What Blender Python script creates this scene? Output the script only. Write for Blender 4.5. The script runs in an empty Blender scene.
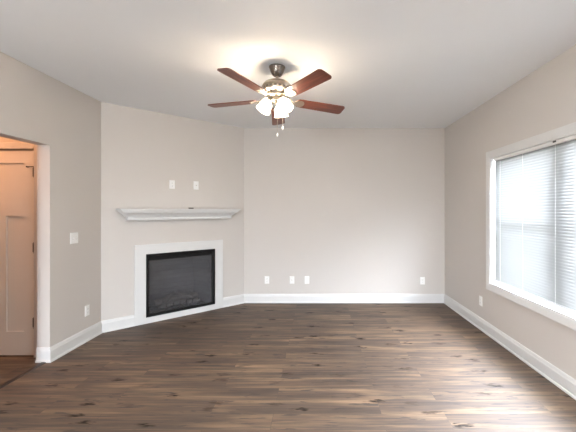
import bpy, bmesh, math, random
from mathutils import Vector, Matrix
random.seed(4)
PI = math.pi
sc = bpy.context.scene
C = sc.collection

# ------------------------------------------------------------------ camera, world, lights, exposure
F_PX, VPX, VPY = 348.0, 317.0, 210.0
EYE = 1.453
cam_d = bpy.data.cameras.new('camera')
cam = bpy.data.objects.new('camera', cam_d)
C.objects.link(cam)
cam.location = (0, 0, EYE)
cam.rotation_euler = (PI / 2, 0, 0)
cam_d.sensor_width = 36.0
cam_d.lens = F_PX / 576 * 36.0
cam_d.shift_x = (288 - VPX) / 576
cam_d.shift_y = (VPY - 216) / 576
cam_d.clip_start = 0.02
sc.camera = cam

SKY = 57.0
w = bpy.data.worlds.new('overcast_sky')
sc.world = w
w.use_nodes = True
bg = w.node_tree.nodes['Background']
_wn, _wl = w.node_tree.nodes, w.node_tree.links
_tc = _wn.new('ShaderNodeTexCoord')
_sx = _wn.new('ShaderNodeSeparateXYZ')
_wl.new(_tc.outputs['Generated'], _sx.inputs[0])
_cr = _wn.new('ShaderNodeValToRGB')          # dull grass below the horizon, bright overcast sky above
_e = _cr.color_ramp.elements
_e[0].position, _e[0].color = 0.47, (0.44, 0.46, 0.47, 1)
_e[1].position, _e[1].color = 0.53, (0.87, 0.95, 1.05, 1)
_mr = _wn.new('ShaderNodeMapRange')
_mr.inputs[1].default_value, _mr.inputs[2].default_value = -1, 1
_wl.new(_sx.outputs[2], _mr.inputs[0])
_wl.new(_mr.outputs[0], _cr.inputs[0])
_wl.new(_cr.outputs[0], bg.inputs['Color'])
bg.inputs['Strength'].default_value = SKY

sc.view_settings.view_transform = 'Standard'
sc.view_settings.look = 'None'
sc.view_settings.gamma = 1.0
sc.view_settings.use_curve_mapping = False
sc.view_settings.exposure = 0.80
try:
    sc.cycles.use_denoising = True
    sc.cycles.max_bounces = 14
    sc.cycles.diffuse_bounces = 8
    sc.cycles.transparent_max_bounces = 16
    sc.cycles.sample_clamp_indirect = 40.0
    sc.cycles.caustics_reflective = False
    sc.cycles.caustics_refractive = False
except Exception:
    pass


def area(name, loc, rot, sx, sy, power, col=(1, 1, 1), portal=False):
    d = bpy.data.lights.new(name, 'AREA')
    d.shape = 'RECTANGLE'
    d.size, d.size_y = sx, sy
    d.energy = power
    d.color = col
    if portal:
        d.cycles.is_portal = True
    o = bpy.data.objects.new(name, d)
    C.objects.link(o)
    o.location, o.rotation_euler = loc, rot
    return o


def point(name, loc, power, col, rad):
    d = bpy.data.lights.new(name, 'POINT')
    d.energy = power
    d.color = col
    d.shadow_soft_size = rad
    o = bpy.data.objects.new(name, d)
    C.objects.link(o)
    o.location = loc
    return o


# room dimensions
XL, XR = -2.557, 2.0
YB, YR = 5.45, -3.2
ZC = 2.733
AX, AY = XL, 4.12            # left end of the diagonal wall
BX, BY = -1.14, YB           # right end of the diagonal wall
DL = math.hypot(BX - AX, BY - AY)
DANG = math.atan2(BY - AY, BX - AX)
OP0, OP1, OPZ = 2.60, 3.333, 2.075      # hall opening in the left wall; unseen near edge set to block light
WT = 0.123                               # wall thickness
WY0, WY1, WZ0, WZ1 = 1.905, 4.015, 0.60, 2.055   # window opening
PX0, PX1, PZ1 = -2.15, -1.15, 2.13                   # glazed door added behind the camera to light the room

# daylight enters through the window and the added rear door; portals only guide the sampling of the sky
area('window_portal', (XR + 0.19, (WY0 + WY1) / 2, (WZ0 + WZ1) / 2), (0, PI / 2, 0), WZ1 - WZ0, WY1 - WY0, 1, portal=True)
area('added_door_portal', ((PX0 + PX1) / 2, YR - 0.16, 1.08), (PI / 2, 0, 0), PX1 - PX0, 2.1, 1, portal=True)
# added fill light behind the camera, and the hall's ceiling lamp
area('added_fill_light', (1.35, 0.3, ZC - 0.06), (0, 0, 0), 0.6, 1.2, 70, (0.98, 1.0, 1.0))
point('hall_ceiling_lamp', (-3.55, 2.85, 2.50), 16, (1.0, 0.46, 0.22), 0.10)


# ------------------------------------------------------------------ helpers
class MB:
    def __init__(self):
        self.bm = bmesh.new()

    def box(self, x0, x1, y0, y1, z0, z1, mat=None):
        v = [self.bm.verts.new((x, y, z)) for x in (x0, x1) for y in (y0, y1) for z in (z0, z1)]
        for f in ((0, 1, 3, 2), (4, 6, 7, 5), (0, 4, 5, 1), (2, 3, 7, 6), (0, 2, 6, 4), (1, 5, 7, 3)):
            self.bm.faces.new([v[i] for i in f])
        if mat is not None:
            for q in v:
                q.co = mat @ q.co
        return v

    def loft(self, rings, closed=True, cap=True):
        R = [[self.bm.verts.new(p) for p in r] for r in rings]
        n = len(R[0])
        for a, b in zip(R, R[1:]):
            for i in range(n if closed else n - 1):
                j = (i + 1) % n
                self.bm.faces.new((a[i], a[j], b[j], b[i]))
        if cap and closed:
            self.bm.faces.new(R[0][::-1])
            self.bm.faces.new(R[-1])
        return R

    def lathe(self, prof, n=32, mat=None, cap=False):
        rings = []
        for r, z in prof:
            ring = []
            for i in range(n):
                a = 2 * PI * i / n
                p = Vector((r * math.cos(a), r * math.sin(a), z))
                ring.append(mat @ p if mat is not None else p)
            rings.append(ring)
        self.loft(rings, True, cap)

    def tube(self, pts, r, n=10, cap=True):
        pts = [Vector(p) for p in pts]
        rad = r if isinstance(r, (list, tuple)) else [r] * len(pts)
        rings = []
        for i, p in enumerate(pts):
            t = (pts[min(i + 1, len(pts) - 1)] - pts[max(i - 1, 0)]).normalized()
            up = Vector((0, 0, 1)) if abs(t.z) < 0.9 else Vector((1, 0, 0))
            a = t.cross(up).normalized()
            b = t.cross(a).normalized()
            rings.append([p + (a * math.cos(2 * PI * k / n) + b * math.sin(2 * PI * k / n)) * rad[i] for k in range(n)])
        self.loft(rings, True, cap)

    def prism(self, outline, z0, z1, mat=None):
        a = [Vector((x, y, z0)) for x, y in outline]
        b = [Vector((x, y, z1)) for x, y in outline]
        if mat is not None:
            a = [mat @ p for p in a]
            b = [mat @ p for p in b]
        self.loft([a, b], True, True)

    def build(self, name, mat, parent=None, smooth=False, bevel=0.0, seg=2, loc=None, rz=0.0):
        bmesh.ops.recalc_face_normals(self.bm, faces=self.bm.faces[:])
        me = bpy.data.meshes.new(name)
        self.bm.to_mesh(me)
        self.bm.free()
        o = bpy.data.objects.new(name, me)
        C.objects.link(o)
        if mat:
            me.materials.append(mat)
        if smooth:
            for p in me.polygons:
                p.use_smooth = True
            try:
                me.set_sharp_from_angle(angle=math.radians(38))
            except Exception:
                pass
        if bevel:
            m = o.modifiers.new('bevel', 'BEVEL')
            m.width, m.segments, m.limit_method = bevel, seg, 'ANGLE'
        if parent:
            o.parent = parent
        if loc:
            o.location = loc
        o.rotation_euler.z = rz
        return o


def tag(o, label=None, cat=None, group=None, kind=None):
    for k, v in (('label', label), ('category', cat), ('group', group), ('kind', kind)):
        if v:
            o[k] = v
    return o


def thing(name, label, cat, loc=(0, 0, 0), rz=0.0, group=None):
    o = bpy.data.objects.new(name, None)
    C.objects.link(o)
    o.location = loc
    o.rotation_euler.z = rz
    return tag(o, label, cat, group)


def struct(o):
    o['kind'] = 'structure'
    return o


def dup(root, loc, rz, label=None, group=None):
    r = root.copy()
    C.objects.link(r)
    r.location = loc
    r.rotation_euler.z = rz
    if label:
        r['label'] = label
    if group:
        r['group'] = group
    for ch in list(root.children):
        c = ch.copy()
        C.objects.link(c)
        c.parent = r
        for g in list(ch.children):
            d = g.copy()
            C.objects.link(d)
            d.parent = c
    return r


def srgb(r, g, b):
    f = lambda c: ((c / 255 + 0.055) / 1.055) ** 2.4 if c / 255 > 0.04045 else c / 255 / 12.92
    return (f(r), f(g), f(b), 1)


def mat(name, col, rough=0.5, metal=0.0, spec=0.5, noise=0.0, nscale=30.0, bump=0.0, bscale=200.0):
    m = bpy.data.materials.new(name)
    m.use_nodes = True
    N, L = m.node_tree.nodes, m.node_tree.links
    p = N['Principled BSDF']
    p.inputs['Roughness'].default_value = rough
    p.inputs['Metallic'].default_value = metal
    p.inputs['Specular IOR Level'].default_value = spec
    tc = N.new('ShaderNodeTexCoord')
    if noise:
        n = N.new('ShaderNodeTexNoise')
        n.inputs['Scale'].default_value = nscale
        n.inputs['Detail'].default_value = 4
        L.new(tc.outputs['Object'], n.inputs['Vector'])
        mx = N.new('ShaderNodeMix')
        mx.data_type = 'RGBA'
        k = 1 - noise
        mx.inputs[6].default_value = (col[0] * k, col[1] * k, col[2] * k, 1)
        k = 1 + noise * 0.6
        mx.inputs[7].default_value = (min(col[0] * k, 1), min(col[1] * k, 1), min(col[2] * k, 1), 1)
        L.new(n.outputs['Fac'], mx.inputs[0])
        L.new(mx.outputs[2], p.inputs['Base Color'])
    else:
        p.inputs['Base Color'].default_value = col
    if bump:
        n2 = N.new('ShaderNodeTexNoise')
        n2.inputs['Scale'].default_value = bscale
        L.new(tc.outputs['Object'], n2.inputs['Vector'])
        b = N.new('ShaderNodeBump')
        b.inputs['Strength'].default_value = bump
        b.inputs['Distance'].default_value = 0.002
        L.new(n2.outputs['Fac'], b.inputs['Height'])
        L.new(b.outputs['Normal'], p.inputs['Normal'])
    return m


# ------------------------------------------------------------------ materials
M = {}
M['wall'] = mat('greige_wall_paint', srgb(202, 197, 192), 0.75, spec=0.3, noise=0.015, nscale=3, bump=0.08, bscale=160)
M['ceiling'] = mat('white_ceiling_paint', srgb(234, 237, 240), 0.9, spec=0.2, noise=0.012, nscale=4, bump=0.1, bscale=120)
M['trim'] = mat('white_trim_paint', srgb(213, 213, 212), 0.35, noise=0.01)
M['door'] = mat('white_door_paint', srgb(228, 224, 218), 0.4, noise=0.01)
M['plate'] = mat('white_plastic', srgb(240, 240, 238), 0.35, noise=0.01)
M['slot'] = mat('dark_slot_plastic', srgb(70, 68, 66), 0.5, noise=0.02)
M['vinyl'] = mat('white_vinyl', srgb(236, 238, 240), 0.4, noise=0.01)
M['blackmetal'] = mat('black_painted_metal', srgb(11, 11, 12), 0.5, spec=0.3, noise=0.1)
M['hinge'] = mat('oil_rubbed_bronze', srgb(28, 23, 20), 0.45, 0.3, noise=0.1)
M['firebrick'] = None
M['log'] = None
M['nickel'] = mat('brushed_nickel', srgb(186, 176, 162), 0.28, 1.0, noise=0.06, nscale=60)
M['pewter'] = mat('dark_brushed_nickel', srgb(140, 132, 124), 0.25, 1.0, noise=0.06, nscale=60)
M['strip'] = mat('dark_transition_strip', srgb(52, 40, 33), 0.4, noise=0.15, nscale=40)
M['darkbox'] = mat('dark_brown_plastic', srgb(58, 42, 32), 0.4, noise=0.05)


def floor_mat():
    m = bpy.data.materials.new('wood_plank_floor')
    m.use_nodes = True
    N, L = m.node_tree.nodes, m.node_tree.links
    p = N['Principled BSDF']
    geo = N.new('ShaderNodeNewGeometry')

    def mapping(scale, loc=(0, 0, 0)):
        mp = N.new('ShaderNodeMapping')
        mp.inputs['Scale'].default_value = scale
        mp.inputs['Location'].default_value = loc
        L.new(geo.outputs['Position'], mp.inputs['Vector'])
        return mp
    br = N.new('ShaderNodeTexBrick')
    mp0 = mapping((1, 1, 1), (0.31, 0.04, 0))
    L.new(mp0.outputs[0], br.inputs['Vector'])
    br.inputs['Scale'].default_value = 1.0
    br.inputs['Brick Width'].default_value = 1.22
    br.inputs['Row Height'].default_value = 0.18
    br.inputs['Mortar Size'].default_value = 0.0016
    br.inputs['Mortar Smooth'].default_value = 0.2
    br.inputs['Bias'].default_value = 0.0
    br.offset = 0.37
    br.inputs['Color1'].default_value = (0, 0, 0, 1)
    br.inputs['Color2'].default_value = (1, 1, 1, 1)
    br.inputs['Mortar'].default_value = (0.4, 0.4, 0.4, 1)
    sep = N.new('ShaderNodeSeparateColor')
    L.new(br.outputs['Color'], sep.inputs[0])
    rnd = sep.outputs[0]
    # per-plank offset of the grain
    off = N.new('ShaderNodeMath')
    off.operation = 'MULTIPLY'
    off.inputs[1].default_value = 37.0
    L.new(rnd, off.inputs[0])

    def noise(scale, detail, rough, dist=0.0):
        n = N.new('ShaderNodeTexNoise')
        n.noise_dimensions = '4D'
        n.inputs['Scale'].default_value = 1.0
        n.inputs['Detail'].default_value = detail
        n.inputs['Roughness'].default_value = rough
        n.inputs['Distortion'].default_value = dist
        L.new(mapping(scale).outputs[0], n.inputs['Vector'])
        L.new(off.outputs[0], n.inputs['W'])
        return n
    broad = noise((0.9, 9, 1), 3, 0.55, 0.6)
    grain = noise((1.8, 42, 1), 5, 0.65, 0.3)
    fine = noise((4, 150, 1), 4, 0.7)
    streak = noise((1.3, 26, 1), 4, 0.62, 0.8)
    flecks = noise((5.5, 30, 1), 3, 0.55, 0.5)
    # knots
    vo = N.new('ShaderNodeTexVoronoi')
    vo.voronoi_dimensions = '2D'
    mpk = mapping((1.9, 5.0, 1))
    dn = N.new('ShaderNodeTexNoise')
    dn.inputs['Scale'].default_value = 1.0
    dn.inputs['Detail'].default_value = 3
    L.new(mapping((11, 60, 1)).outputs[0], dn.inputs['Vector'])
    addv = N.new('ShaderNodeMixRGB')
    addv.blend_type = 'LINEAR_LIGHT'
    addv.inputs[0].default_value = 0.3
    L.new(mpk.outputs[0], addv.inputs[1])
    L.new(dn.outputs['Color'], addv.inputs[2])
    vo.inputs['Scale'].default_value = 1.0
    L.new(addv.outputs[0], vo.inputs['Vector'])
    kr = N.new('ShaderNodeMapRange')
    kr.inputs[1].default_value = 0.02
    kr.inputs[2].default_value = 0.15
    kr.inputs[3].default_value = 1.0
    kr.inputs[4].default_value = 0.0
    kr.interpolation_type = 'SMOOTHSTEP'
    L.new(vo.outputs['Distance'], kr.inputs[0])
    sk = N.new('ShaderNodeSeparateColor')
    L.new(vo.outputs['Color'], sk.inputs[0])
    gt = N.new('ShaderNodeMapRange')
    gt.inputs[1].default_value = 0.1
    gt.inputs[2].default_value = 0.75
    L.new(sk.outputs[0], gt.inputs[0])
    # dark mineral streaks and small flecks beside the knots
    st_r = N.new('ShaderNodeMapRange')
    st_r.inputs[1].default_value, st_r.inputs[2].default_value = 0.50, 0.66
    st_r.inputs[3].default_value, st_r.inputs[4].default_value = 0.0, 0.55
    L.new(streak.outputs['Fac'], st_r.inputs[0])
    fl_r = N.new('ShaderNodeMapRange')
    fl_r.inputs[1].default_value, fl_r.inputs[2].default_value = 0.60, 0.66
    fl_r.inputs[3].default_value, fl_r.inputs[4].default_value = 0.0, 0.8
    L.new(flecks.outputs['Fac'], fl_r.inputs[0])
    kn = N.new('ShaderNodeMath')
    kn.operation = 'MULTIPLY'
    L.new(kr.outputs[0], kn.inputs[0])
    L.new(gt.outputs[0], kn.inputs[1])

    def mix(a, b, fac, blend='MIX', f=1.0):
        x = N.new('ShaderNodeMix')
        x.data_type = 'RGBA'
        x.blend_type = blend
        for sock, val in ((6, a), (7, b), (0, fac)):
            if hasattr(val, 'links') or isinstance(val, bpy.types.NodeSocket):
                L.new(val, x.inputs[sock])
            else:
                x.inputs[sock].default_value = val
        return x.outputs[2]
    cr = N.new('ShaderNodeValToRGB')
    e = cr.color_ramp.elements
    e[0].position, e[0].color = 0.25, srgb(52, 36, 23)
    e[1].position, e[1].color = 0.75, srgb(130, 104, 78)
    mid = cr.color_ramp.elements.new(0.5)
    mid.color = srgb(85, 64, 46)
    L.new(broad.outputs['Fac'], cr.inputs[0])
    gr = N.new('ShaderNodeMapRange')
    gr.inputs[1].default_value, gr.inputs[2].default_value = 0.36, 0.64
    gr.inputs[3].default_value, gr.inputs[4].default_value = 0.5, 1.45
    L.new(grain.outputs['Fac'], gr.inputs[0])
    fr = N.new('ShaderNodeMapRange')
    fr.inputs[1].default_value, fr.inputs[2].default_value = 0.3, 0.7
    fr.inputs[3].default_value, fr.inputs[4].default_value = 0.72, 1.25
    L.new(fine.outputs['Fac'], fr.inputs[0])
    pr = N.new('ShaderNodeMapRange')
    pr.inputs[3].default_value, pr.inputs[4].default_value = 0.96, 1.05
    L.new(rnd, pr.inputs[0])
    mm = N.new('ShaderNodeMath')
    mm.operation = 'MULTIPLY'
    L.new(gr.outputs[0], mm.inputs[0])
    L.new(fr.outputs[0], mm.inputs[1])
    mm2 = N.new('ShaderNodeMath')
    mm2.operation = 'MULTIPLY'
    L.new(mm.outputs[0], mm2.inputs[0])
    L.new(pr.outputs[0], mm2.inputs[1])
    sc_ = N.new('ShaderNodeVectorMath')
    sc_.operation = 'SCALE'
    L.new(cr.outputs[0], sc_.inputs[0])
    L.new(mm2.outputs[0], sc_.inputs['Scale'])
    kf = N.new('ShaderNodeMath')
    kf.operation = 'MULTIPLY'
    kf.inputs[1].default_value = 1.0
    L.new(kn.outputs[0], kf.inputs[0])
    c0 = mix(sc_.outputs[0], srgb(44, 31, 22), st_r.outputs[0])
    c1 = mix(c0, srgb(36, 25, 18), fl_r.outputs[0])
    c2 = mix(c1, srgb(24, 16, 11), kf.outputs[0])
    mo = N.new('ShaderNodeMath')
    mo.operation = 'MULTIPLY'
    mo.inputs[1].default_value = 0.4
    L.new(br.outputs['Fac'], mo.inputs[0])
    c3 = mix(c2, srgb(45, 34, 27), mo.outputs[0])
    L.new(c3, p.inputs['Base Color'])
    rr = N.new('ShaderNodeMapRange')
    rr.inputs[3].default_value, rr.inputs[4].default_value = 0.64, 0.74
    L.new(grain.outputs['Fac'], rr.inputs[0])
    L.new(rr.outputs[0], p.inputs['Roughness'])
    mk = N.new('ShaderNodeMapRange')
    mk.inputs[3].default_value, mk.inputs[4].default_value = 1.0, 0.25
    L.new(kn.outputs[0], mk.inputs[0])
    L.new(mk.outputs[0], p.inputs['Specular IOR Level'])
    p.inputs['IOR'].default_value = 1.53
    bp = N.new('ShaderNodeBump')
    bp.inputs['Strength'].default_value = 0.25
    bp.inputs['Distance'].default_value = 0.0015
    hs = N.new('ShaderNodeMath')
    hs.operation = 'SUBTRACT'
    L.new(grain.outputs['Fac'], hs.inputs[0])
    L.new(br.outputs['Fac'], hs.inputs[1])
    L.new(hs.outputs[0], bp.inputs['Height'])
    L.new(bp.outputs['Normal'], p.inputs['Normal'])
    return m


def glass_mat(name, tint=(1, 1, 1, 1), ior=1.45, rough=0.0, haze=0.0):
    m = bpy.data.materials.new(name)
    m.use_nodes = True
    N, L = m.node_tree.nodes, m.node_tree.links
    N.remove(N['Principled BSDF'])
    out = N['Material Output']
    t = N.new('ShaderNodeBsdfTransparent')
    t.inputs[0].default_value = tint
    g = N.new('ShaderNodeBsdfGlossy')
    g.inputs['Roughness'].default_value = rough
    lw = N.new('ShaderNodeLayerWeight')       # Schlick reflectance, the same from either side of the pane
    lw.inputs[0].default_value = 0.5
    pw = N.new('ShaderNodeMath')
    pw.operation = 'POWER'
    pw.inputs[1].default_value = 5.0
    L.new(lw.outputs['Facing'], pw.inputs[0])
    f = N.new('ShaderNodeMapRange')
    f.inputs[3].default_value = ((ior - 1) / (ior + 1)) ** 2
    L.new(pw.outputs[0], f.inputs[0])
    x = N.new('ShaderNodeMixShader')
    L.new(f.outputs[0], x.inputs[0])
    L.new(t.outputs[0], x.inputs[1])
    L.new(g.outputs[0], x.inputs[2])
    last = x
    if haze:
        d = N.new('ShaderNodeBsdfDiffuse')
        d.inputs[0].default_value = srgb(120, 120, 122)
        x2 = N.new('ShaderNodeMixShader')
        x2.inputs[0].default_value = haze
        L.new(x.outputs[0], x2.inputs[1])
        L.new(d.outputs[0], x2.inputs[2])
        last = x2
    L.new(last.outputs[0], out.inputs[0])
    return m


def translucent_mat(name, col, trans, emit=0.0, ecol=(1, 1, 1, 1), transp=0.0):
    m = bpy.data.materials.new(name)
    m.use_nodes = True
    N, L = m.node_tree.nodes, m.node_tree.links
    N.remove(N['Principled BSDF'])
    out = N['Material Output']
    d = N.new('ShaderNodeBsdfDiffuse')
    t = N.new('ShaderNodeBsdfTranslucent')
    d.inputs[0].default_value = col
    t.inputs[0].default_value = col
    x = N.new('ShaderNodeMixShader')
    x.inputs[0].default_value = trans
    L.new(d.outputs[0], x.inputs[1])
    L.new(t.outputs[0], x.inputs[2])
    last = x
    if transp:
        tp = N.new('ShaderNodeBsdfTransparent')
        y = N.new('ShaderNodeMixShader')
        y.inputs[0].default_value = transp
        L.new(last.outputs[0], y.inputs[1])
        L.new(tp.outputs[0], y.inputs[2])
        last = y
    if emit:
        e = N.new('ShaderNodeEmission')
        e.inputs[0].default_value = ecol
        e.inputs[1].default_value = emit
        a = N.new('ShaderNodeAddShader')
        L.new(last.outputs[0], a.inputs[0])
        L.new(e.outputs[0], a.inputs[1])
        last = a
    L.new(last.outputs[0], out.inputs[0])
    return m


def wood_blade_mat():
    m = bpy.data.materials.new('cherry_blade_wood')
    m.use_nodes = True
    N, L = m.node_tree.nodes, m.node_tree.links
    p = N['Principled BSDF']
    tc = N.new('ShaderNodeTexCoord')
    mp = N.new('ShaderNodeMapping')
    mp.inputs['Scale'].default_value = (3, 45, 3)
    L.new(tc.outputs['Object'], mp.inputs[0])
    n = N.new('ShaderNodeTexNoise')
    n.inputs['Scale'].default_value = 1
    n.inputs['Detail'].default_value = 5
    L.new(mp.outputs[0], n.inputs['Vector'])
    cr = N.new('ShaderNodeValToRGB')
    e = cr.color_ramp.elements
    e[0].position, e[0].color = 0.3, srgb(72, 36, 26)
    e[1].position, e[1].color = 0.72, srgb(124, 64, 45)
    L.new(n.outputs['Fac'], cr.inputs[0])
    L.new(cr.outputs[0], p.inputs['Base Color'])
    p.inputs['Roughness'].default_value = 0.32
    return m


def brick_mat():
    m = bpy.data.materials.new('refractory_panel')
    m.use_nodes = True
    N, L = m.node_tree.nodes, m.node_tree.links
    p = N['Principled BSDF']
    tc = N.new('ShaderNodeTexCoord')
    mp = N.new('ShaderNodeMapping')
    mp.inputs['Rotation'].default_value = (PI / 2, 0, 0)
    L.new(tc.outputs['Object'], mp.inputs[0])
    b = N.new('ShaderNodeTexBrick')
    b.inputs['Scale'].default_value = 1
    b.inputs['Brick Width'].default_value = 0.20
    b.inputs['Row Height'].default_value = 0.065
    b.inputs['Mortar Size'].default_value = 0.003
    b.inputs['Color1'].default_value = srgb(122, 122, 124)
    b.inputs['Color2'].default_value = srgb(138, 137, 138)
    b.inputs['Mortar'].default_value = srgb(96, 96, 98)
    L.new(mp.outputs[0], b.inputs['Vector'])
    L.new(b.outputs['Color'], p.inputs['Base Color'])
    p.inputs['Roughness'].default_value = 0.9
    return m


M['floor'] = floor_mat()
M['firebrick'] = brick_mat()
M['log'] = mat('ceramic_log', srgb(150, 142, 136), 0.9, noise=0.5, nscale=22, bump=0.6, bscale=40)
M['ember'] = mat('ember_bed', srgb(78, 76, 76), 0.95, noise=0.5, nscale=60, bump=0.8, bscale=80)
M['blade'] = wood_blade_mat()
M['glass'] = glass_mat('window_glass')
M['fireglass'] = glass_mat('smoked_firebox_glass', (0.72, 0.72, 0.74, 1), 1.5, 0.08, haze=0.14)
M['slat'] = translucent_mat('white_blind_slat', srgb(144, 145, 145), 0.022)
M['shade'] = translucent_mat('frosted_shade_glass', (0.95, 0.92, 0.86, 1), 0.6, 3.0, (1.0, 0.86, 0.66, 1), transp=0.45)
M['bulb'] = translucent_mat('lit_bulb', (1, 1, 1, 1), 0.5, 12.0, (1.0, 0.82, 0.58, 1), transp=0.5)

# ------------------------------------------------------------------ room shell
HX = -4.3         # far side of the hall
b = MB(); b.box(HX - 0.2, XR + 0.18, YR - 0.15, YB + 0.9, -0.12, 0)
struct(b.build('floor', M['floor']))
b = MB(); b.box(HX - 0.2, XR + 0.18, YR - 0.15, YB + 0.9, ZC, ZC + 0.15)
struct(b.build('ceiling', M['ceiling']))

b = MB()
b.box(XL - WT, XL, YR - 0.12, OP0, 0, ZC)
b.box(XL - WT, XL, OP1, AY + 0.12, 0, ZC)
b.box(XL - WT, XL, OP0, OP1, OPZ, ZC)
struct(b.build('wall_left', M['wall']))

# diagonal wall with the fireplace hole, in its own frame
dmat = Matrix.Translation((AX, AY, 0)) @ Matrix.Rotation(DANG, 4, 'Z')
FX0, FX1, FZ0, FZ1 = 0.494, 1.4415, 0.078, 0.887
b = MB()
b.box(0, FX0, 0, 0.12, 0, ZC)
b.box(FX1, DL, 0, 0.12, 0, ZC)
b.box(FX0, FX1, 0, 0.12, FZ1, ZC)
b.box(FX0, FX1, 0, 0.12, 0, FZ0)
o = struct(b.build('wall_corner', M['wall']))
o.matrix_world = dmat

b = MB(); b.box(BX - 0.15, XR + 0.15, YB, YB + 0.12, 0, ZC)
struct(b.build('wall_back', M['wall']))
b = MB()
b.box(XR, XR + WT, YR - 0.12, WY0, 0, ZC)
b.box(XR, XR + WT, WY1, YB + 0.12, 0, ZC)
b.box(XR, XR + WT, WY0, WY1, 0, WZ0)
b.box(XR, XR + WT, WY0, WY1, WZ1, ZC)
struct(b.build('wall_right', M['wall']))

# rear wall behind the camera with the glazed door added for light
b = MB()
b.box(XL - WT, PX0, YR - WT, YR, 0, ZC)
b.box(PX1, XR + 0.12, YR - WT, YR, 0, ZC)
b.box(PX0, PX1, YR - WT, YR, PZ1, ZC)
struct(b.build('wall_rear', M['wall']))
b = MB()
pm = (PX0 + PX1) / 2
for x0, x1 in ((PX0, PX0 + 0.06), (PX1 - 0.06, PX1), (pm - 0.03, pm + 0.03)):
    b.box(x0, x1, YR - 0.09, YR - 0.03, 0, PZ1)
b.box(PX0, PX1, YR - 0.09, YR - 0.03, PZ1 - 0.07, PZ1)
b.box(PX0, PX1, YR - 0.09, YR - 0.03, 0.0, 0.07)
pd = struct(b.build('added_door', M['vinyl']))
b = MB()
b.box(PX0 + 0.06, PX1 - 0.06, YR - 0.063, YR - 0.057, 0.07, PZ1 - 0.07)
b.build('glass_pane', M['glass'], pd)

# hall: far wall, end wall with the door, near wall
DX1, DX0, DY, DZ1 = -2.797, -3.467, 3.44, 2.046
b = MB()
b.box(DX1 + 0.004, XL - WT, DY, DY + 0.12, 0, ZC)
b.box(HX, DX0 - 0.004, DY, DY + 0.12, 0, ZC)
b.box(DX0 - 0.004, DX1 + 0.004, DY, DY + 0.12, DZ1 + 0.006, ZC)
b.box(DX0 - 0.1, DX1 + 0.1, DY + 0.12, DY + 0.16, 0, ZC)
b.box(HX - 0.12, HX, 0.6, DY + 0.12, 0, ZC)
b.box(HX, XL - WT, 0.6, 0.72, 0, ZC)
struct(b.build('wall_hall', M['wall']))


# swept moulding along a 2-D path (room side on the right of travel)
def sweep(mb, path, prof):
    pts = [Vector((p[0], p[1], 0)) for p in path]
    rings = []
    for i, p in enumerate(pts):
        n = []
        if i > 0:
            t = (p - pts[i - 1]).normalized(); n.append(Vector((t.y, -t.x, 0)))
        if i < len(pts) - 1:
            t = (pts[i + 1] - p).normalized(); n.append(Vector((t.y, -t.x, 0)))
        if len(n) == 2:
            a = (n[0] + n[1]).normalized()
            a = a / a.dot(n[0])
        else:
            a = n[0]
        rings.append([p + a * d + Vector((0, 0, z)) for d, z in prof])
    mb.loft(rings, True, True)


BASE = [(0.0, 0.0), (0.024, 0.0), (0.024, 0.012), (0.020, 0.018), (0.015, 0.020), (0.015, 0.105), (0.011, 0.116),
        (0.010, 0.124), (0.006, 0.136), (0.0, 0.140)]


def dpt(s, d=0.0):
    p = dmat @ Vector((s, -d, 0))
    return (p.x, p.y)


SX0, SX1 = 0.362, 1.57       # surround along the diagonal wall
b = MB()
sweep(b, [(XL - WT, OP1), (XL, OP1), (AX, AY), dpt(SX0 - 0.0005)], BASE)
struct(b.build('baseboard_left', M['trim']))
b = MB()
sweep(b, [dpt(SX1 + 0.0005), (BX, BY), (XR, YB)], BASE)
struct(b.build('baseboard_back', M['trim']))
b = MB()
sweep(b, [(XR, YB - 0.012), (XR, YR)], BASE)
struct(b.build('baseboard_right', M['trim']))
b = MB()
sweep(b, [(XL, YR), (XL, OP0)], BASE)
struct(b.build('baseboard_rear', M['trim']))

# transition strip on the floor of the opening
b = MB()
b.loft([[(XL - 0.075, y, 0), (XL - 0.065, y, 0.006), (XL - 0.045, y, 0.008), (XL - 0.025, y, 0.006), (XL - 0.015, y, 0)] for y in (OP0, OP1 - 0.025)])
struct(b.build('trim_1', M['strip']))

# hall door: leaf with recessed panels, casing, hinges
dz0 = 0.012
b = MB()
st, ylo, yhi = 0.109, DY + 0.012, DY + 0.047
mxm = (DX0 + DX1) / 2
b.box(DX0, DX0 + st, ylo, yhi, dz0, DZ1)
b.box(DX1 - st, DX1, ylo, yhi, dz0, DZ1)
b.box(DX0 + st, DX1 - st, ylo, yhi, dz0, 0.247)
b.box(DX0 + st, DX1 - st, ylo, yhi, 1.394, 1.522)
b.box(DX0 + st, DX1 - st, ylo, yhi, 1.918, DZ1)
b.box(mxm - 0.048, mxm + 0.048, ylo, yhi, 0.247, 1.394)
door = struct(b.build('door_1', M['door']))
b = MB()
b.box(DX0 + st, mxm - 0.048, ylo + 0.017, yhi - 0.008, 0.247, 1.394)
b.build('door_panel', M['door'], door)
b = MB()
b.box(mxm + 0.048, DX1 - st, ylo + 0.017, yhi - 0.008, 0.247, 1.394)
b.build('door_panel', M['door'], door)
b = MB()
b.box(DX0 + st, DX1 - st, ylo + 0.017, yhi - 0.008, 1.522, 1.918)
b.build('door_panel', M['door'], door)
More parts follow.
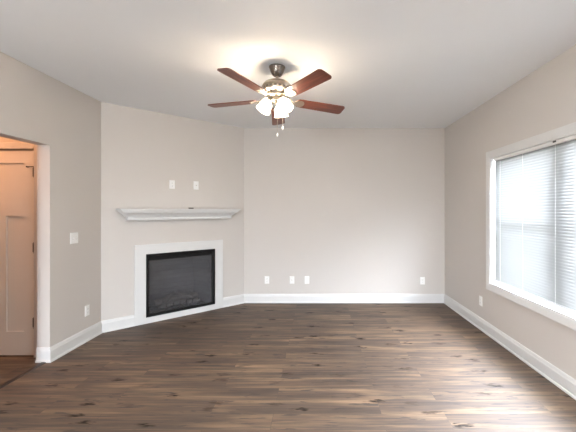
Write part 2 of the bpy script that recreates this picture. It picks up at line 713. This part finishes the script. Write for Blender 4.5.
for hz in (1.83, 1.08, 0.336):
    b = MB()
    b.tube([(DX1 + 0.001, DY + 0.004, hz - 0.048), (DX1 + 0.001, DY + 0.004, hz + 0.048)], 0.008, 12)
    for zz in (hz - 0.051, hz + 0.051):
        b.tube([(DX1 + 0.001, DY + 0.004, zz - 0.004), (DX1 + 0.001, DY + 0.004, zz + 0.004)], 0.0095, 12)
    b.box(DX1 - 0.022, DX1, DY + 0.0095, DY + 0.0125, hz - 0.045, hz + 0.045)
    h = b.build('hinge', M['hinge'], door, smooth=True)
    if hz > 1.5:
        b = MB()
        b.tube([(DX1, DY - 0.004, hz + 0.052), (DX1 - 0.045, DY - 0.012, hz + 0.050), (DX1 - 0.068, DY - 0.012, hz + 0.050)], 0.0045, 8)
        b.tube([(DX1 - 0.066, DY - 0.012, hz + 0.050), (DX1 - 0.066, DY + 0.011, hz + 0.050)], 0.007, 10)
        b.build('door_stop', M['hinge'], h, smooth=True)
kb = MB()
kb.lathe([(0.001, 0), (0.032, 0), (0.032, 0.006), (0.012, 0.012), (0.012, 0.035), (0.027, 0.045), (0.029, 0.056), (0.020, 0.066), (0.001, 0.068)], 24,
         Matrix.Translation((DX0 + 0.06, ylo, 0.96)) @ Matrix.Rotation(PI / 2, 4, 'X'))
kb.build('door_knob', M['hinge'], door, smooth=True)
# door casing
b = MB()
cw = 0.062
b.box(DX1 + 0.008, DX1 + 0.008 + cw, DY - 0.016, DY, 0, DZ1 + 0.010 + cw)
b.box(DX0 - 0.008 - cw, DX0 - 0.008, DY - 0.016, DY, 0, DZ1 + 0.010 + cw)
b.box(DX0 - 0.008, DX1 + 0.008, DY - 0.016, DY, DZ1 + 0.010, DZ1 + 0.010 + cw)
struct(b.build('trim_2', M['trim'], bevel=0.004))

# ------------------------------------------------------------------ window in the right wall
CW = 0.074
j = 0.012


def make_window(y_a, y_b, k, wn):
    b = MB()


    def frame_ring(inset, x):
        y0, y1, z0, z1 = y_a - inset, y_b + inset, WZ0 - inset, WZ1 + inset
        return [(x, y0, z0), (x, y1, z0), (x, y1, z1), (x, y0, z1)]


    b.loft([frame_ring(CW, XR), frame_ring(CW, XR - 0.016), frame_ring(CW - 0.006, XR - 0.019), frame_ring(0.020, XR - 0.014),
            frame_ring(0.006, XR - 0.012), frame_ring(0.0, XR - 0.008), frame_ring(0.0, XR)], True, False)
    struct(b.build('trim_%d' % k, M['trim']))
    # jamb lining and sill
    b = MB()
    b.box(XR - 0.008, XR + 0.17, y_b - j, y_b, WZ0, WZ1)
    b.box(XR - 0.008, XR + 0.17, y_a, y_a + j, WZ0, WZ1)
    b.box(XR - 0.008, XR + 0.17, y_a + j, y_b - j, WZ1 - j, WZ1)
    b.box(XR - 0.008, XR + 0.17, y_a + j, y_b - j, WZ0, WZ0 + j)
    struct(b.build('trim_%d' % (k + 1), M['trim']))
    # twin double-hung sashes
    wm = (y_a + y_b) / 2
    b = MB()
    xa, xb = XR + 0.118, XR + 0.166
    b.box(xa, xb, y_a + j, y_a + j + 0.04, WZ0 + j, WZ1 - j)
    b.box(xa, xb, y_b - j - 0.04, y_b - j, WZ0 + j, WZ1 - j)
    b.box(xa - 0.006, xb, wm - 0.055, wm + 0.055, WZ0 + j, WZ1 - j)
    for y0, y1 in ((y_a + j + 0.04, wm - 0.055), (wm + 0.055, y_b - j - 0.04)):
        b.box(xa, xb, y0, y1, WZ0 + j, WZ0 + j + 0.05)
        b.box(xa, xb, y0, y1, WZ1 - j - 0.04, WZ1 - j)
        zm = (WZ0 + WZ1) / 2
        b.box(xa, xb, y0, y1, zm - 0.022, zm + 0.022)
        for ya, yb in ((y0, y0 + 0.03), (y1 - 0.03, y1)):
            b.box(xa + 0.006, xb - 0.006, ya, yb, WZ0 + j + 0.05, WZ1 - j - 0.04)
    win = struct(b.build('window_%d' % wn, M['vinyl']))
    for y0, y1 in ((y_a + j + 0.07, wm - 0.085), (wm + 0.085, y_b - j - 0.07)):
        b = MB()
        b.box(xa + 0.022, xa + 0.026, y0, y1, WZ0 + j + 0.05, zm - 0.022)
        b.box(xa + 0.022, xa + 0.026, y0, y1, zm + 0.022, WZ1 - j - 0.04)
        b.build('glass_pane', M['glass'], win)


make_window(WY0, WY1, 3, 1)
wm = (WY0 + WY1) / 2

# ------------------------------------------------------------------ blind
BXC = XR + 0.040
bl = thing('window_blind', 'white mini blind with closed horizontal slats hanging in the right wall window', 'window blind', (BXC, wm, WZ0 + j))
hy = (WY1 - WY0) / 2 - j - 0.012
ztop = WZ1 - 2 * j - WZ0
b = MB()
b.box(-0.019, 0.019, -hy, hy, ztop - 0.030, ztop - 0.0005)
b.build('headrail', M['plate'], bl, bevel=0.003)
b = MB()
b.box(-0.023, -0.0195, -0.018, 0.018, ztop - 0.016, ztop - 0.0005)
b.build('bracket', M['slot'], bl)
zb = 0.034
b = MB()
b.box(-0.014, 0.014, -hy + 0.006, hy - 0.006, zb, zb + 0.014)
b.build('bottom_rail', mat('shaded_white_rail', srgb(165, 166, 167), 0.5, noise=0.01), bl, bevel=0.003)  # white rail, with its shade put into the grey colour
b = MB()
pitch, sw, tilt = 0.0260, 0.0360, math.radians(61)
z = zb + 0.026
while z < ztop - 0.038:
    sec = []
    for k in range(5):
        u = (k / 4 - 0.5) * sw
        cv = 0.0022 * (1 - (2 * k / 4 - 1) ** 2)
        x = u * math.cos(tilt) - cv * math.sin(tilt)
        zz = u * math.sin(tilt) + cv * math.cos(tilt)
        sec.append((x, zz))
    e = hy - 0.008
    b.loft([[(x, -e, z + q) for x, q in sec], [(x, e, z + q) for x, q in sec]], closed=False, cap=False)
    z += pitch
b.build('slats', M['slat'], bl, smooth=True)
b = MB()
for y in (-hy + 0.14, -hy / 2.2, 0.0, hy / 2.2, hy - 0.14):
    for x in (-0.0135, 0.0135):
        b.tube([(x, y, zb + 0.012), (x, y, ztop - 0.03)], 0.0009, 5)
b.build('ladder_cord', M['plate'], bl)
b = MB()
wy = hy - 0.075
b.tube([(-0.020, wy, ztop - 0.022), (-0.030, wy, ztop - 0.026), (-0.031, wy, ztop - 0.05)], 0.002, 8)
b.tube([(-0.031, wy, ztop - 0.05), (-0.032, wy, 0.66)], 0.0042, 8)
b.tube([(-0.032, wy, 0.665), (-0.032, wy, 0.62)], [0.0045, 0.0065], 8)
b.build('tilt_wand', mat('clear_grey_plastic', srgb(176, 180, 186), 0.3, noise=0.02), bl, smooth=True)

# ------------------------------------------------------------------ fireplace
fp = thing('fireplace', 'black framed gas fireplace with flat white surround in the corner wall', 'fireplace', (AX, AY, 0), DANG)
b = MB()
t = 0.020
b.box(SX0, FX0, -t, 0.001, 0, 1.011)
b.box(FX1, SX1, -t, 0.001, 0, 1.011)
b.box(FX0, FX1, -t, 0.001, FZ1, 1.011)
b.box(FX0, FX1, -t, 0.001, 0, FZ0)
bmesh.ops.remove_doubles(b.bm, verts=b.bm.verts[:], dist=1e-5)
b.build('surround', M['trim'], fp)
# black metal frame
b = MB()
fw = 0.034


def ring(ins, y):
    return [(FX0 + ins, y, FZ0 + ins), (FX1 - ins, y, FZ0 + ins), (FX1 - ins, y, FZ1 - ins), (FX0 + ins, y, FZ1 - ins)]


b.loft([ring(0.0005, 0.02), ring(0.0005, -t - 0.006), ring(0.004, -t - 0.009), ring(fw - 0.008, -t - 0.007), ring(fw, -t + 0.002), ring(fw, 0.03)], True, False)
b.build('metal_frame', M['blackmetal'], fp)
b = MB()
b.box(FX0 + fw, FX1 - fw, 0.004, 0.024, FZ1 - fw - 0.055, FZ1 - fw)
for k in range(3):
    zz = FZ1 - fw - 0.012 - k * 0.016
    b.box(FX0 + fw, FX1 - fw, -0.006, 0.004, zz - 0.004, zz)
b.build('louver', M['blackmetal'], fp)
# firebox interior: five panels
b = MB()
d0, d1 = 0.03, 0.40
x0, x1, z0, z1 = FX0 + 0.012, FX1 - 0.012, FZ0 + 0.008, FZ1 - 0.012
xi = 0.13
b.loft([[(x0, d0, z0), (x1, d0, z0), (x1, d0, z1), (x0, d0, z1)], [(x0 + xi, d1, z0), (x1 - xi, d1, z0), (x1 - xi, d1, z1 - 0.12), (x0 + xi, d1, z1 - 0.12)]], True, False)
b.bm.faces.new([v for v in b.bm.verts[4:8]]) if False else None
b.bm.verts.ensure_lookup_table()
b.bm.faces.new([b.bm.verts[i] for i in (4, 5, 6, 7)])
fb = b.build('firebox', M['firebrick'], fp)
so = fb.modifiers.new('shell', 'SOLIDIFY')
so.thickness = 0.012
so.offset = 1.0
b = MB()
b.box(FX0 + fw - 0.004, FX1 - fw + 0.004, 0.000, 0.004, FZ0 + fw - 0.004, FZ1 - fw - 0.05)
b.build('glass_panel', M['fireglass'], fp)
# ember bed
b = MB()
nx, ny = 26, 7
g = []
for jx in range(nx + 1):
    row = []
    for iy in range(ny + 1):
        u, v = jx / nx, iy / ny
        hgt = 0.02 + 0.045 * math.sin(PI * u) ** 0.5 * (0.5 + 0.5 * v) + random.uniform(-0.008, 0.008)
        row.append(b.bm.verts.new((FX0 + 0.11 + u * (FX1 - FX0 - 0.22), 0.07 + v * 0.22, z0 + hgt)))
    g.append(row)
for jx in range(nx):
    for iy in range(ny):
        b.bm.faces.new((g[jx][iy], g[jx + 1][iy], g[jx + 1][iy + 1], g[jx][iy + 1]))
eb = b.build('ember_bed', M['ember'], fp)
so = eb.modifiers.new('thick', 'SOLIDIFY'); so.thickness = 0.02; so.offset = -1
# logs


def log(p0, p1, r):
    b = MB()
    p0, p1 = Vector(p0), Vector(p1)
    pts, rad = [], []
    n = 9
    sag = Vector((0, random.uniform(-.01, .01), random.uniform(-.006, .012)))
    for i in range(n):
        f = i / (n - 1)
        pts.append(p0.lerp(p1, f) + sag * math.sin(PI * f))
        rad.append(r * (0.86 + 0.2 * random.random()) * (0.88 if i in (0, n - 1) else 1))
    b.tube(pts, rad, 12)
    b.build('log', M['log'], fp, smooth=True)


lz = z0 + 0.085
cxf = (FX0 + FX1) / 2
log((cxf - 0.30, 0.21, lz + 0.02), (cxf + 0.31, 0.23, lz + 0.03), 0.044)
log((cxf - 0.26, 0.11, lz - 0.015), (cxf + 0.10, 0.13, lz - 0.005), 0.036)
log((cxf + 0.00, 0.12, lz - 0.018), (cxf + 0.29, 0.10, lz - 0.015), 0.033)
log((cxf - 0.22, 0.10, lz + 0.045), (cxf - 0.02, 0.24, lz + 0.105), 0.028)
log((cxf + 0.20, 0.10, lz + 0.030), (cxf + 0.02, 0.22, lz + 0.100), 0.027)
b = MB()
for k in range(7):
    x = cxf - 0.27 + k * 0.09
    b.tube([(x, 0.075, z0 + 0.10), (x, 0.080, z0 + 0.03), (x, 0.26, z0 + 0.03)], 0.006, 8)
b.build('grate', M['blackmetal'], fp, smooth=True)

# mantel shelf
MT = 1.468
ms = thing('mantel_shelf', 'white mantel shelf with crown moulding on the wall above the fireplace', 'mantel shelf', (AX, AY, 0), DANG)
MS0, MS1 = 0.157, 1.762
b = MB()
b.box(MS0, MS1, -0.205, 0.0, MT - 0.016, MT)
b.build('shelf_board', M['trim'], ms, bevel=0.004)
b = MB()
prof = [(0.192, MT - 0.0165), (0.192, MT - 0.024), (0.183, MT - 0.026), (0.180, MT - 0.040), (0.170, MT - 0.042), (0.166, MT - 0.052), (0.150, MT - 0.060), (0.130, MT - 0.076),
        (0.116, MT - 0.092), (0.108, MT - 0.104), (0.096, MT - 0.106), (0.094, MT - 0.112), (0.104, MT - 0.114), (0.104, MT - 0.136), (0.098, MT - 0.142)]
b.loft([[(MS0 + 0.205 - d, 0, z), (MS0 + 0.205 - d, -d, z), (MS1 - 0.205 + d, -d, z), (MS1 - 0.205 + d, 0, z)] for d, z in prof], True, True)
b.build('crown_moulding', M['trim'], ms)

# small dark box lying on the mantel
bx = thing('small_box', 'tiny dark brown box lying on top of the white mantel shelf', 'box', (*dpt(1.055, 0.085), MT), DANG)
b = MB(); b.box(-0.030, 0.030, -0.014, 0.014, 0, 0.011); b.build('box_body', M['darkbox'], bx, bevel=0.003)
b = MB(); b.box(-0.031, 0.031, -0.015, 0.015, 0.0115, 0.017); b.build('box_lid', M['darkbox'], bx, bevel=0.002)


# ------------------------------------------------------------------ outlets and switches (local: wall at y=0, room towards -y)
def plate(parent, pw=0.072, ph=0.116):
    b = MB()
    a = [(-pw / 2, 0, -ph / 2), (pw / 2, 0, -ph / 2), (pw / 2, 0, ph / 2), (-pw / 2, 0, ph / 2)]
    f = lambda k, y: [(x * (1 - 2 * k / pw), y, z * (1 - 2 * k / ph)) for x, _, z in a]
    b.loft([f(0, 0.0), f(0, -0.003), f(0.003, -0.0062), f(0.006, -0.0068)], True, True)
    return b.build('cover_plate', M['plate'], parent)


def outlet(label, loc, rz, group=None):
    t = thing('wall_outlet', label, 'wall outlet', loc, rz, group)
    plate(t)
    for s in (-1, 1):
        b = MB()
        cz = s * 0.0195
        b.prism([(0.0165 * c_, 0.0140 * s_) for c_, s_ in [(-0.8, -1), (0.8, -1), (1, -0.6), (1, 0.6), (0.8, 1), (-0.8, 1), (-1, 0.6), (-1, -0.6)]], 0.0, 0.0025,
                Matrix.Translation((0, -0.0066, cz)) @ Matrix.Rotation(PI / 2, 4, 'X'))
        sk = b.build('socket', M['plate'], t)
        b = MB()
        b.box(-0.0075, -0.0050, -0.0096, -0.0088, cz - 0.002, cz + 0.006)
        b.box(0.0050, 0.0075, -0.0096, -0.0088, cz - 0.003, cz + 0.007)
        b.lathe([(0.0001, 0), (0.0026, 0), (0.0026, 0.0008), (0.0001, 0.0008)], 10, Matrix.Translation((0, -0.0088, cz - 0.0085)) @ Matrix.Rotation(PI / 2, 4, 'X'))
        b.build('slots', M['slot'], sk)
    return t


OZ = 0.357
o1 = outlet('white duplex outlet on the back wall, nearest the fireplace corner', (-0.783, YB, OZ), 0, 'low outlets around the room')
dup(o1, (-0.157, YB, OZ), 0, 'white outlet on the back wall, right one of the close pair')
dup(o1, (1.652, YB, OZ - 0.012), 0, 'white outlet on the back wall, alone near the right hand corner')
dup(o1, (XR, 4.244, 0.343), -PI / 2, 'white outlet on the right wall, low beside the window')
dup(o1, (XL, 3.869, 0.335), PI / 2, 'white outlet on the left wall, low beneath the light switch')
u = dup(o1, (*dpt(0.829), 1.797), DANG, 'white duplex outlet high above the mantel, left one of two plates', 'wall plates above the mantel')


def coax(label, loc, rz, group):
    t = thing('cable_plate', label, 'wall plate', loc, rz, group)
    plate(t)
    b = MB()
    b.lathe([(0.0065, 0), (0.0065, 0.004), (0.0045, 0.004), (0.0045, 0.011), (0.0015, 0.011)], 12, Matrix.Translation((0, -0.0067, 0)) @ Matrix.Rotation(PI / 2, 4, 'X'))
    b.build('cable_socket', M['nickel'], t, smooth=True)
    for zz in (-0.042, 0.042):
        b = MB()
        b.lathe([(0.003, 0), (0.0028, 0.0012), (0.0002, 0.0015)], 10, Matrix.Translation((0, -0.0067, zz)) @ Matrix.Rotation(PI / 2, 4, 'X'))
        b.build('screw', M['plate'], t)
    return t


c1 = coax('plain white cable plate on the back wall, left one of the close pair', (-0.392, YB, OZ), 0, 'low outlets around the room')
dup(c1, (*dpt(1.163), 1.800), DANG, 'plain white wall plate high above the mantel, right one of two', 'wall plates above the mantel')

sw_ = thing('light_switch', 'white double light switch on the left wall by the hall opening', 'light switch', (XL, 3.662, 1.158), PI / 2)
plate(sw_, 0.117, 0.116)
for sx in (-0.023, 0.023):
    b = MB()
    b.loft([[(sx - 0.005, -0.006, -0.012), (sx + 0.005, -0.006, -0.012), (sx + 0.005, -0.006, 0.012), (sx - 0.005, -0.006, 0.012)],
            [(sx - 0.004, -0.016, 0.000), (sx + 0.004, -0.016, 0.000), (sx + 0.004, -0.014, 0.009), (sx - 0.004, -0.014, 0.009)]])
    b.build('toggle', M['plate'], sw_)
    b = MB()
    b.box(sx - 0.0065, sx + 0.0065, -0.0074, -0.0064, -0.0135, 0.0135)
    b.build('toggle_slot', mat('grey_switch_recess', srgb(190, 188, 184), 0.5, noise=0.01), sw_)

# ------------------------------------------------------------------ ceiling fan
FANX, FANY = -0.357, 3.11
# the fan hangs slightly out of plumb on its ball joint
HANG = Matrix.Translation((0, 0, -0.16)) @ Matrix.Rotation(math.radians(-5.2), 4, 'X') @ Matrix.Translation((0, 0, 0.16))
fan = thing('ceiling_fan', 'five blade ceiling fan with cherry blades and three lit frosted shades', 'ceiling fan', (FANX, FANY, ZC))
b = MB()
b.lathe([(0.0005, -0.0005), (0.072, -0.0005), (0.073, -0.010), (0.069, -0.016), (0.060, -0.045), (0.046, -0.072), (0.036, -0.082), (0.0005, -0.083)], 40)
b.build('canopy', M['pewter'], fan, smooth=True)
b = MB()
b.lathe([(0.0125, -0.080), (0.0125, -0.125)], 20)
b.lathe([(0.012, -0.112), (0.026, -0.116), (0.030, -0.130)], 24)
b.build('downrod', M['nickel'], fan, smooth=True)
ZM = -0.125
b = MB()
b.lathe([(0.0005, ZM), (0.040, ZM - 0.002), (0.080, ZM - 0.012), (0.112, ZM - 0.030), (0.131, ZM - 0.052), (0.136, ZM - 0.066), (0.130, ZM - 0.074), (0.126, ZM - 0.078),
         (0.126, ZM - 0.098), (0.131, ZM - 0.102), (0.128, ZM - 0.112), (0.104, ZM - 0.124), (0.082, ZM - 0.130), (0.0005, ZM - 0.130)], 48)
mh = b.build('motor_housing', M['nickel'], fan, smooth=True)
b = MB()
for k in range(20):
    a = 2 * PI * k / 20
    b.box(0.1255, 0.1275, -0.012, 0.012, ZM - 0.095, ZM - 0.081, Matrix.Rotation(a, 4, 'Z'))
b.build('vent_band', M['pewter'], mh)
ZBL = -0.298        # blade plane below the ceiling
b = MB()
b.lathe([(0.0005, ZM - 0.129), (0.088, ZM - 0.129), (0.090, ZM - 0.152), (0.074, ZM - 0.160), (0.052, ZM - 0.166), (0.052, ZM - 0.172), (0.058, ZM - 0.178),
         (0.058, ZM - 0.192), (0.045, ZM - 0.202), (0.012, ZM - 0.212), (0.0005, ZM - 0.214)], 36)
b.build('switch_housing', M['nickel'], fan, smooth=True)

PITCH = math.radians(-11)
for k in range(5):
    a = math.radians(23 + 72 * k)
    rot = Matrix.Rotation(a, 4, 'Z')
    # bracket: a stem from the hub and a forked plate under the blade
    b = MB()
    loc = Matrix.Translation((0, 0, ZBL)) @ Matrix.Rotation(PITCH, 4, 'X')
    b.tube([rot @ Vector(p) for p in [(0.075, 0, ZM - 0.142), (0.115, 0, ZM - 0.150), (0.150, 0, ZBL - 0.004), (0.185, 0, ZBL - 0.006)]], [0.013, 0.012, 0.010, 0.009], 10)
    out = []
    for t_, ww in [(0.160, 0.012), (0.175, 0.030), (0.195, 0.046), (0.215, 0.050), (0.235, 0.044), (0.250, 0.028), (0.256, 0.010)]:
        out.append((t_, ww))
    poly = [(t_, -ww) for t_, ww in out] + [(t_, ww) for t_, ww in out[::-1]]
    b.prism(poly, -0.0095, -0.0052, rot @ loc)
    for sx, sy in ((0.215, -0.030), (0.215, 0.030), (0.243, 0.0)):
        b.lathe([(0.0055, -0.0094), (0.005, -0.0125), (0.0005, -0.0135)], 10, rot @ loc @ Matrix.Translation((sx, sy, 0)))
    b.build('blade_bracket', M['nickel'], fan, smooth=True)
    # blade
    b = MB()
    r0, r1, w0, w1 = 0.185, 0.655, 0.058, 0.069
    poly = []
    rc = 0.030
    poly += [(r0 + 0.018, -w0), ]
    for q in range(7):
        an = -PI / 2 + q * PI / 12
        poly.append((r1 - rc + rc * math.cos(an), -w1 + rc + rc * math.sin(an)))
    for q in range(7):
        an = q * PI / 12
        poly.append((r1 - rc + rc * math.cos(an), w1 - rc + rc * math.sin(an)))
    poly += [(r0 + 0.018, w0), (r0 + 0.005, w0 - 0.012), (r0, w0 - 0.030), (r0, -w0 + 0.030), (r0 + 0.005, -w0 + 0.012)]
    b.prism(poly, -0.005, 0.002)
    bo = b.build('blade', M['blade'], fan)
    bo.matrix_local = HANG @ rot @ loc
# light kit: three arms with tulip shades
ZS = ZM - 0.175
for k in range(3):
    a = math.radians(197 + 120 * k)
    rot = Matrix.Rotation(a, 4, 'Z')
    b = MB()
    b.tube([rot @ Vector(p) for p in [(0.045, 0, ZS - 0.003), (0.054, 0, ZS + 0.002), (0.066, 0, ZS - 0.002), (0.072, 0, ZS - 0.014)]], 0.009, 10)
    tl = rot @ Matrix.Translation((0.068, 0, ZS - 0.008)) @ Matrix.Rotation(-math.radians(28), 4, 'Y')
    b.lathe([(0.0005, 0.002), (0.022, 0.0), (0.026, -0.010), (0.026, -0.022), (0.0005, -0.023)], 20, tl)
    b.build('lamp_arm', M['nickel'], fan, smooth=True)
    b = MB()
    prof = [(0.024, -0.018), (0.034, -0.024), (0.045, -0.040), (0.051, -0.062), (0.054, -0.084), (0.058, -0.102), (0.066, -0.116)]
    b.lathe(prof, 32, tl)
    sh = b.build('lamp_shade', M['shade'], fan, smooth=True)
    b = MB()
    b.lathe([(0.010, -0.024), (0.012, -0.040), (0.022, -0.058), (0.026, -0.070), (0.021, -0.084), (0.010, -0.092), (0.0005, -0.094)], 18, tl)
    b.build('bulb', M['bulb'], sh, smooth=True)
    p = Matrix.Translation((FANX, FANY, ZC)) @ HANG @ tl @ Vector((0, 0, -0.068))
    point('fan_bulb_light', p, 10, (1.0, 0.82, 0.62), 0.035)
# pull chains
for (x, y, z0_, z1_) in ((0.008, -0.045, ZM - 0.205, -0.635), (0.050, 0.000, ZM - 0.195, -0.565)):
    b = MB()
    b.tube([(x, y, z0_ + 0.02), (x, y, z1_ + 0.03)], 0.0022, 6)
    b.build('pull_chain', M['nickel'], fan)
    b = MB()
    b.lathe([(0.001, z1_ + 0.034), (0.005, z1_ + 0.028), (0.0065, z1_ + 0.012), (0.005, z1_ + 0.002), (0.001, z1_)], 12, Matrix.Translation((x, y, 0)))
    b.build('pull_pendant', M['plate'], fan, smooth=True)
for ch in fan.children:
    if not ch.name.startswith(('canopy', 'pull', 'blade')):
        ch.matrix_local = HANG
    elif ch.name.startswith('blade_bracket'):
        ch.matrix_local = HANG
